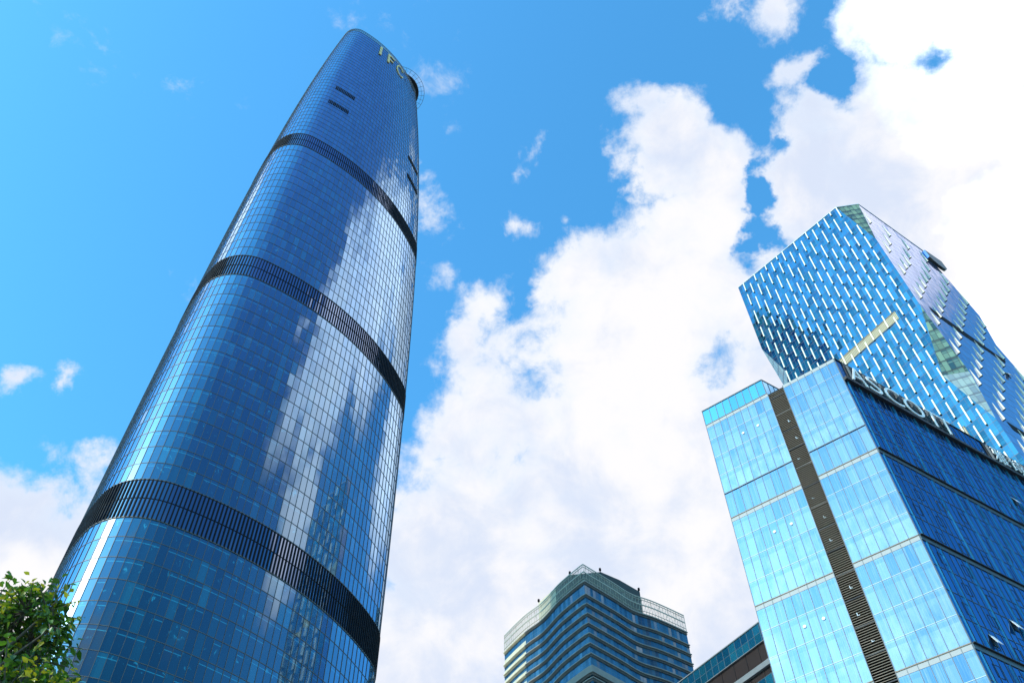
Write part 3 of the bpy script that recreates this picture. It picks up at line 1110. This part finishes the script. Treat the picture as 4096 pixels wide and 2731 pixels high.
# ================================================================== 4. wavy-fronted building in the middle
WS = 1.38
ws = lambda x, y: Vector((x * WS, y * WS, 0))
wz = lambda z: CAM.z + (z - CAM.z) * WS
PL = [(16.13, 168.76), (13.08, 172.59), (10.47, 176.26), (8.12, 180.5), (6.4, 183.2), (3.25, 186.77), (0.43, 190.74), (-2.6, 195.6)]
PR_ = [(16.13, 168.76), (20.56, 172.70), (23.71, 175.54), (26.93, 178.65), (29.3, 180.35), (33.31, 182.36), (37.89, 185.36), (41.9, 188.2)]


def smooth_path(pts, n=5):
    out = []
    for i in range(len(pts) - 1):
        p0, p1, p2, p3 = [Vector(pts[max(0, min(len(pts) - 1, i + k))]) for k in (-1, 0, 1, 2)]
        for t in range(n):
            t /= n
            out.append(tuple(0.5 * ((2 * p1) + (p2 - p0) * t + (2 * p0 - 5 * p1 + 4 * p2 - p3) * t * t + (3 * p1 - p0 - 3 * p2 + p3) * t ** 3)))
    out.append(tuple(pts[-1]))
    return out


def resample(path, step):
    P = [ws(*p) for p in path]
    L = [0.0]
    for a, b in zip(P, P[1:]):
        L.append(L[-1] + (b - a).length)
    n = max(1, round(L[-1] / step))
    out = []
    j = 0
    for i in range(n + 1):
        w = L[-1] * i / n
        while j < len(L) - 2 and L[j + 1] < w:
            j += 1
        out.append(P[j].lerp(P[j + 1], (w - L[j]) / (L[j + 1] - L[j])))
    return out


left_path = resample(smooth_path(PL), 1.2)
right_path = resample(smooth_path(PR_), 1.2)
n_blue = int(len(left_path) * .70)
wave = thing('wavy_building', tuple(ws(16.13, 168.76)), 'mid-rise with wavy blue glass fronts, a ledge at every floor and a roof lattice', 'building')
wave_c = ws(20, 195)


def offset_path(path, off, end0=None):
    out = []
    for i, p in enumerate(path):
        a, b = path[max(0, i - 1)], path[min(len(path) - 1, i + 1)]
        t = (b - a).normalized()
        n = Vector((t.y, -t.x, 0))
        if n.dot(p - wave_c) < 0:
            n = -n
        out.append(p + n * off)
    return out


def both(off):               # left path reversed + right path, meeting at the sharp corner
    l, r = offset_path(left_path, off), offset_path(right_path, off)
    c = left_path[0] + Vector((0.30, -1.0, 0)).normalized() * off * 1.15
    return l[:0:-1] + [c] + r[1:]


def closed(off, back=26):
    p = both(off)
    a, b = p[-1], p[0]
    return p + [a + Vector((-8, 26, 0)), b + Vector((16, 20, 0))]


FL = [140.0]
while FL[-1] > 3:
    FL.append(FL[-1] - 2.62)
FL = [140.0, 136.35, 133.75, 131.1, 128.5, 125.85, 123.3, 120.75, 117.7] + [117.7 - 2.75 * k for k in range(1, 43)]
FL = [f for f in FL if f > 2]
in0 = both(0.0)
nl = len(left_path) - 1
for i, (zt, zb) in enumerate(zip(FL, FL[1:])):
    zt, zb = wz(zt), wz(zb)
    low = i >= 8
    mb = MB()
    path = both(-1.6 if low and i < 11 else 0.0)
    for k in range(len(path) - 1):
        a, b = path[k], path[k + 1]
        beige = k < nl - n_blue
        if (b - a).cross(Vector((0, 0, 1))).dot(a - wave_c) < 0:
            a, b = b, a
        if beige:
            zs2 = [zb, zb + (zt - zb) * .42, zb + (zt - zb) * .92, zt]
            for q, mi in ((0, 1), (1, 0), (2, 1)):
                A, B = Vector((a.x, a.y, zs2[q])), Vector((b.x, b.y, zs2[q]))
                C, D = Vector((b.x, b.y, zs2[q + 1])), Vector((a.x, a.y, zs2[q + 1]))
                mb.quad((A, B, C, D), [(k, i), (k + .999, i), (k + .999, i + .999), (k, i + .999)], mi)
        else:
            mb.quad((Vector((a.x, a.y, zb)), Vector((b.x, b.y, zb)), Vector((b.x, b.y, zt)), Vector((a.x, a.y, zt))), [(k, i), (k + .999, i), (k + .999, i + .999), (k, i + .999)], 0)
    mb.build('window_band', ['wave_glass', 'beige'], wave)
    mb = MB()
    th = .34 if not (low and i == 8) else 2.2
    o1, o0 = both(1.05), both(-.1)
    for (h0, h1, of) in ((0, th, .62), (-.55, -.45, .40)):
        oo = both(of)
        for k in range(len(oo) - 1):
            a, b, c, d = o0[k], o0[k + 1], oo[k + 1], oo[k]
            mi = 1 if k < nl - n_blue else 0
            zz0, zz1 = Vector((0, 0, zt + h0 - th)), Vector((0, 0, zt + h1 - th))
            mb.quad((a + zz0, b + zz0, c + zz0, d + zz0), None, mi)
            mb.quad((d + zz0, c + zz0, c + zz1, d + zz1), None, mi)
            mb.quad((d + zz1, c + zz1, b + zz1, a + zz1), None, mi)
        for e in (0, -1):
            mb.quad((o0[e] + zz0, oo[e] + zz0, oo[e] + zz1, o0[e] + zz1))
    mb.build('ledge', ['ledge', 'beige'], wave)
mb = MB()
cp = closed(-.1)
mb.quad([p + Vector((0, 0, wz(140) - .1)) for p in cp])
for k in (len(cp) - 3, len(cp) - 2, len(cp) - 1):
    a, b = cp[k], cp[(k + 1) % len(cp)]
    mb.quad((a, b, b + Vector((0, 0, wz(140) - .1)), a + Vector((0, 0, wz(140) - .1))))
mb.build('rear_shell', 'beige', wave)
# roof lattice
lt = MB()
zl0, zl1, zl2 = wz(140), wz(142.6), wz(145.08)
pth = both(.15)
pth2 = both(-.75)
for k in range(len(pth)):
    p = pth[k]
    lt.box(p + Vector((-.08, -.08, zl0)), (.16, 0, 0), (0, .16, 0), (0, 0, zl2 - zl0))
    if k < len(pth) - 1:
        q = pth[k + 1]
        for f in (.5,):
            m_ = p.lerp(q, f)
            lt.box(m_ + Vector((-.05, -.05, zl0)), (.10, 0, 0), (0, .10, 0), (0, 0, zl2 - zl0))
        for z, w in ((zl0 + .1, .3), (zl1, .4), (zl2 - .35, .36), (zl2 - 1.2, .14), (zl0 + 1.3, .14)):
            d = q - p
            lt.box(p + Vector((0, 0, z)), d, Vector((d.y, -d.x, 0)).normalized() * .16, (0, 0, w))
        if k % 3 == 0:
            r = pth2[k]
            lt.tube(p + Vector((0, 0, zl2 - .2)), r + Vector((0, 0, zl1)), .06, .06, 4)
lt.build('roof_lattice', 'lattice', wave)
ph = MB()
pp = [ws(*q) for q in ((6, 188.5), (10.2, 182.6), (13.6, 177.9), (21.2, 176.9), (25.9, 179.9), (31.35, 184.5), (26, 202), (12, 204))]
zt_ = wz(149.6)
for k in range(len(pp)):
    a, b = pp[k], pp[(k + 1) % len(pp)]
    ph.quad((a + Vector((0, 0, zl0)), b + Vector((0, 0, zl0)), b + Vector((0, 0, zt_)), a + Vector((0, 0, zt_))), None, 1 if k == 0 else 0)
ph.quad([p + Vector((0, 0, zt_)) for p in pp])
ph.build('plant_room', ['plant_room', 'beige'], wave)
for q in ((6.1, 188.6), (13.7, 178.1), (21.1, 177.0), (31.2, 184.6)):
    mb = MB()
    p = ws(*q) + Vector((0, 0, zt_))
    mb.tube(p, p + Vector((0, 0, .7)), .12, .12)
    mb.tube(p + Vector((0, 0, .7)), p + Vector((0, 0, 1.6)), .42, .38, 8)
    mb.build('roof_lamp', 'dark_metal', wave)

# ================================================================== 5. low brown building, lower right
BS = 1.4
bo = Vector((33.55 * BS, 104.37 * BS, 0))
bd = (Vector((23.84, 118.38, 0)) - Vector((33.55, 104.37, 0))).normalized()
bn = Vector((-bd.y, bd.x, 0))
if bn.dot(CAM - bo) < 0:
    bn = -bn
bz = lambda z: CAM.z + (z - CAM.z) * BS
low = thing('brown_building', tuple(bo), 'low building of brown louvres under a teal glass roof band', 'building')
bw = Wall(bo - bd * 8, bd, bn)
BL = 48
mb = MB()
for r, (a, b) in enumerate(((bz(77.25), bz(78.6)), (bz(78.6), bz(80)))):
    for c in range(28):
        w = BL / 28
        bw.rect(mb, c * w, (c + 1) * w, a, b, .0, [(c, r), (c + .999, r), (c + .999, r + .999), (c, r + .999)])
mb.build('glass_band', 'teal_glass', low)
for a, b in ((bz(74.4), bz(77.25)), (bz(72.4), bz(73.5))):
    mb = MB()
    bw.rect(mb, 0, BL, a, b, -.5, mi=1)
    z = a
    while z < b - .1:
        bw.bar(mb, 0, BL, z, z + .08, -.5, -.3)
        z += .24
    k = 0
    while k < BL:
        bw.bar(mb, k, k + .08, a, b, -.35, -.25, 1)
        k += 3.4
    mb.build('louvre_wall', ['brown', 'dark_metal'], low)
mb = MB()
bw.bar(mb, 0, BL, bz(73.5), bz(74.3), -.5, .25)
bw.bar(mb, 0, BL, bz(80), bz(80) + .2, -.4, .15)
bw.bar(mb, 0, BL, bz(77.25) - .12, bz(77.25), -.5, .06)
mb.build('ledge', 'roof', low)
mb = MB()
zz = 1.0
rows = []
r = 5
top = bz(72.4)
while top - zz * 0 > 3:
    b = top - 3.8
    for c in range(28):
        w = BL / 28
        bw.rect(mb, c * w, (c + 1) * w, max(0, b), top, -.1, [(c, r), (c + .999, r), (c + .999, r + .999), (c, r + .999)])
    top = b
    r += 1
mb.build('lower_windows', 'teal_glass', low)
mb = MB()
D = -bn * 22
a, b = bw.p(0, 0), bw.p(BL, 0)
H = Vector((0, 0, bz(80)))
mb.quad((a + H, b + H, b + D + H, a + D + H))
for p, q in ((b, b + D), (b + D, a + D), (a + D, a)):
    mb.quad((p, q, q + H, p + H))
mb.build('rear_shell', 'roof', low)

# ================================================================== 6. street tree, lower left
def leaf_material():
    m, n = mat('leaf')
    oi = n.new('ShaderNodeNewGeometry')
    rnd = oi.outputs['Random Per Island']
    uvn = n.new('ShaderNodeUVMap').outputs[0]
    u, v, _ = n.sep(uvn)
    col = n.mix(n.rng(rnd, 0.0, 0.75), (0.014, 0.045, 0.008), (0.075, 0.16, 0.02))
    col = n.mix(u, col, (0.28, 0.25, 0.02))      # young yellow shoots
    d = n.new('ShaderNodeBsdfPrincipled')
    n.put(d.inputs['Base Color'], col)
    d.inputs['Roughness'].default_value = 0.38
    t = n.new('ShaderNodeBsdfTranslucent')
    n.put(t.inputs[0], n.mix(1.0, col, (2.2, 2.4, 0.9), 'MULTIPLY'))
    ms = n.new('ShaderNodeMixShader')
    ms.inputs[0].default_value = 0.25
    n.t.links.new(d.outputs[0], ms.inputs[1])
    n.t.links.new(t.outputs[0], ms.inputs[2])
    finish(n, ms.outputs[0])
    return m


MT['leaf'] = leaf_material()
rt = random.Random(11)


def leaf(mb, p, d, nrm, L, Wd, young):
    d = d.normalized()
    s = d.cross(nrm).normalized()
    n2 = s.cross(d)
    b, m1, m2, tip = p, p + d * L * .35, p + d * L * .7 - n2 * L * .05, p + d * L * 1.08 - n2 * L * .16
    l1, r1 = m1 + s * Wd * .5 + n2 * L * .07, m1 - s * Wd * .5 + n2 * L * .07
    l2, r2 = m2 + s * Wd * .36 + n2 * L * .05, m2 - s * Wd * .36 + n2 * L * .05
    y = (young, 0)
    i = len(mb.v)
    mb.v += [b, m1, m2, tip, l1, l2, r1, r2]
    for f in ((0, 4, 1), (4, 5, 2, 1), (5, 3, 2), (0, 1, 6), (1, 2, 7, 6), (2, 3, 7)):
        mb.f.append(tuple(i + k for k in f))
        mb.uv.append([y] * len(f))
        mb.mi.append(0)


def at_disp(x, y, dist):
    return CAM + sky_dir(x, y) * dist


base = Vector((-6.9, 8.4, 0))
tree = thing('street_tree', tuple(base), 'leafy green tree with yellow young shoots beside the tallest tower', 'tree')
tr = MB()
knots = [base, base + Vector((.1, -.05, 1.5)), base + Vector((.0, -.15, 3.0)), base + Vector((.25, -.2, 4.4))]
rad = [.19, .16, .13, .10]
for i in range(3):
    tr.tube(knots[i], knots[i + 1], rad[i], rad[i + 1], 10)
# limbs end in clumps of shoots; clump list: centre, radius, leaves, share of young leaves
crown_c = base + Vector((1.1, -.9, 6.7))
CL_ = []
for x, y, d, r, nl_, yg in (((a[0] - 12, a[1] + 34) + a[2:]) for a in ((30, 1385, 10.2, .42, 190, .10), (75, 1370, 10.0, .36, 170, .14), (120, 1372, 9.8, .28, 110, .22), (20, 1440, 10.4, .50, 210, .04), (85, 1435, 10.1, .42, 200, .06),
                             (135, 1405, 9.7, .22, 60, .15), (45, 1500, 10.4, .40, 120, .05), (105, 1480, 10.0, .30, 100, .05), (-40, 1400, 10.5, .6, 260, .08), (-40, 1500, 10.6, .6, 240, .06),
                             (-110, 1440, 10.8, .7, 300, .06), (20, 1560, 9.2, .40, 240, .34), (80, 1565, 9.0, .34, 190, .38), (120, 1575, 8.9, .24, 80, .45), (-50, 1570, 9.5, .5, 260, .25),
                             (60, 1640, 9.2, .6, 300, .2), (-40, 1660, 9.6, .7, 300, .15), (-120, 1560, 10.2, .8, 320, .1), (-180, 1650, 10.4, .8, 320, .1), (60, 1760, 9.4, .7, 300, .1), (-80, 1780, 9.8, .8, 300, .1),
                             (135, 1525, 9.6, .16, 34, .05))):
    CL_.append((at_disp(x, y, d), r, nl_, yg))
lf = MB()
limb_from = [knots[2], knots[3], knots[3]]
for ci, (c, r, nl_, yg) in enumerate(CL_):
    src = limb_from[ci % 3]
    mid = src.lerp(c, .5) + Vector((rt.uniform(-.2, .2), rt.uniform(-.2, .2), rt.uniform(-.1, .35)))
    tr.tube(src, mid, .035, .02, 6)
    tr.tube(mid, c, .02, .010, 6)
    shoots = max(6, int(nl_ / 6.5))
    for s in range(shoots):
        dv = Vector((rt.gauss(0, 1), rt.gauss(0, 1), rt.gauss(.25, .9))).normalized()
        tip = c + dv * r * rt.uniform(.55, 1.15)
        root = c + dv * r * .05
        tr.tube(root, tip, .008, .003, 4)
        young = rt.random() < yg * 1.8 + .06
        for q in range(9):
            f = rt.uniform(.25, 1.05)
            p = root.lerp(tip, f) + Vector((rt.gauss(0, .03), rt.gauss(0, .03), rt.gauss(0, .03)))
            ld = (dv * .5 + Vector((rt.gauss(0, .8), rt.gauss(0, .8), rt.gauss(-.35, .5)))).normalized()
            nn = Vector((rt.gauss(0, .5), rt.gauss(0, .5), 1)).normalized()
            yy = 1.0 if young and f > .6 else (0.35 if rt.random() < .12 else 0.0)
            L = rt.uniform(.06, .105) * (.75 if yy == 1.0 else 1)
            leaf(lf, p, ld, nn, L, L * rt.uniform(.5, .62), yy)
tr.build('trunk', 'bark', tree, smooth=True)
lf.build('crown', 'leaf', tree)
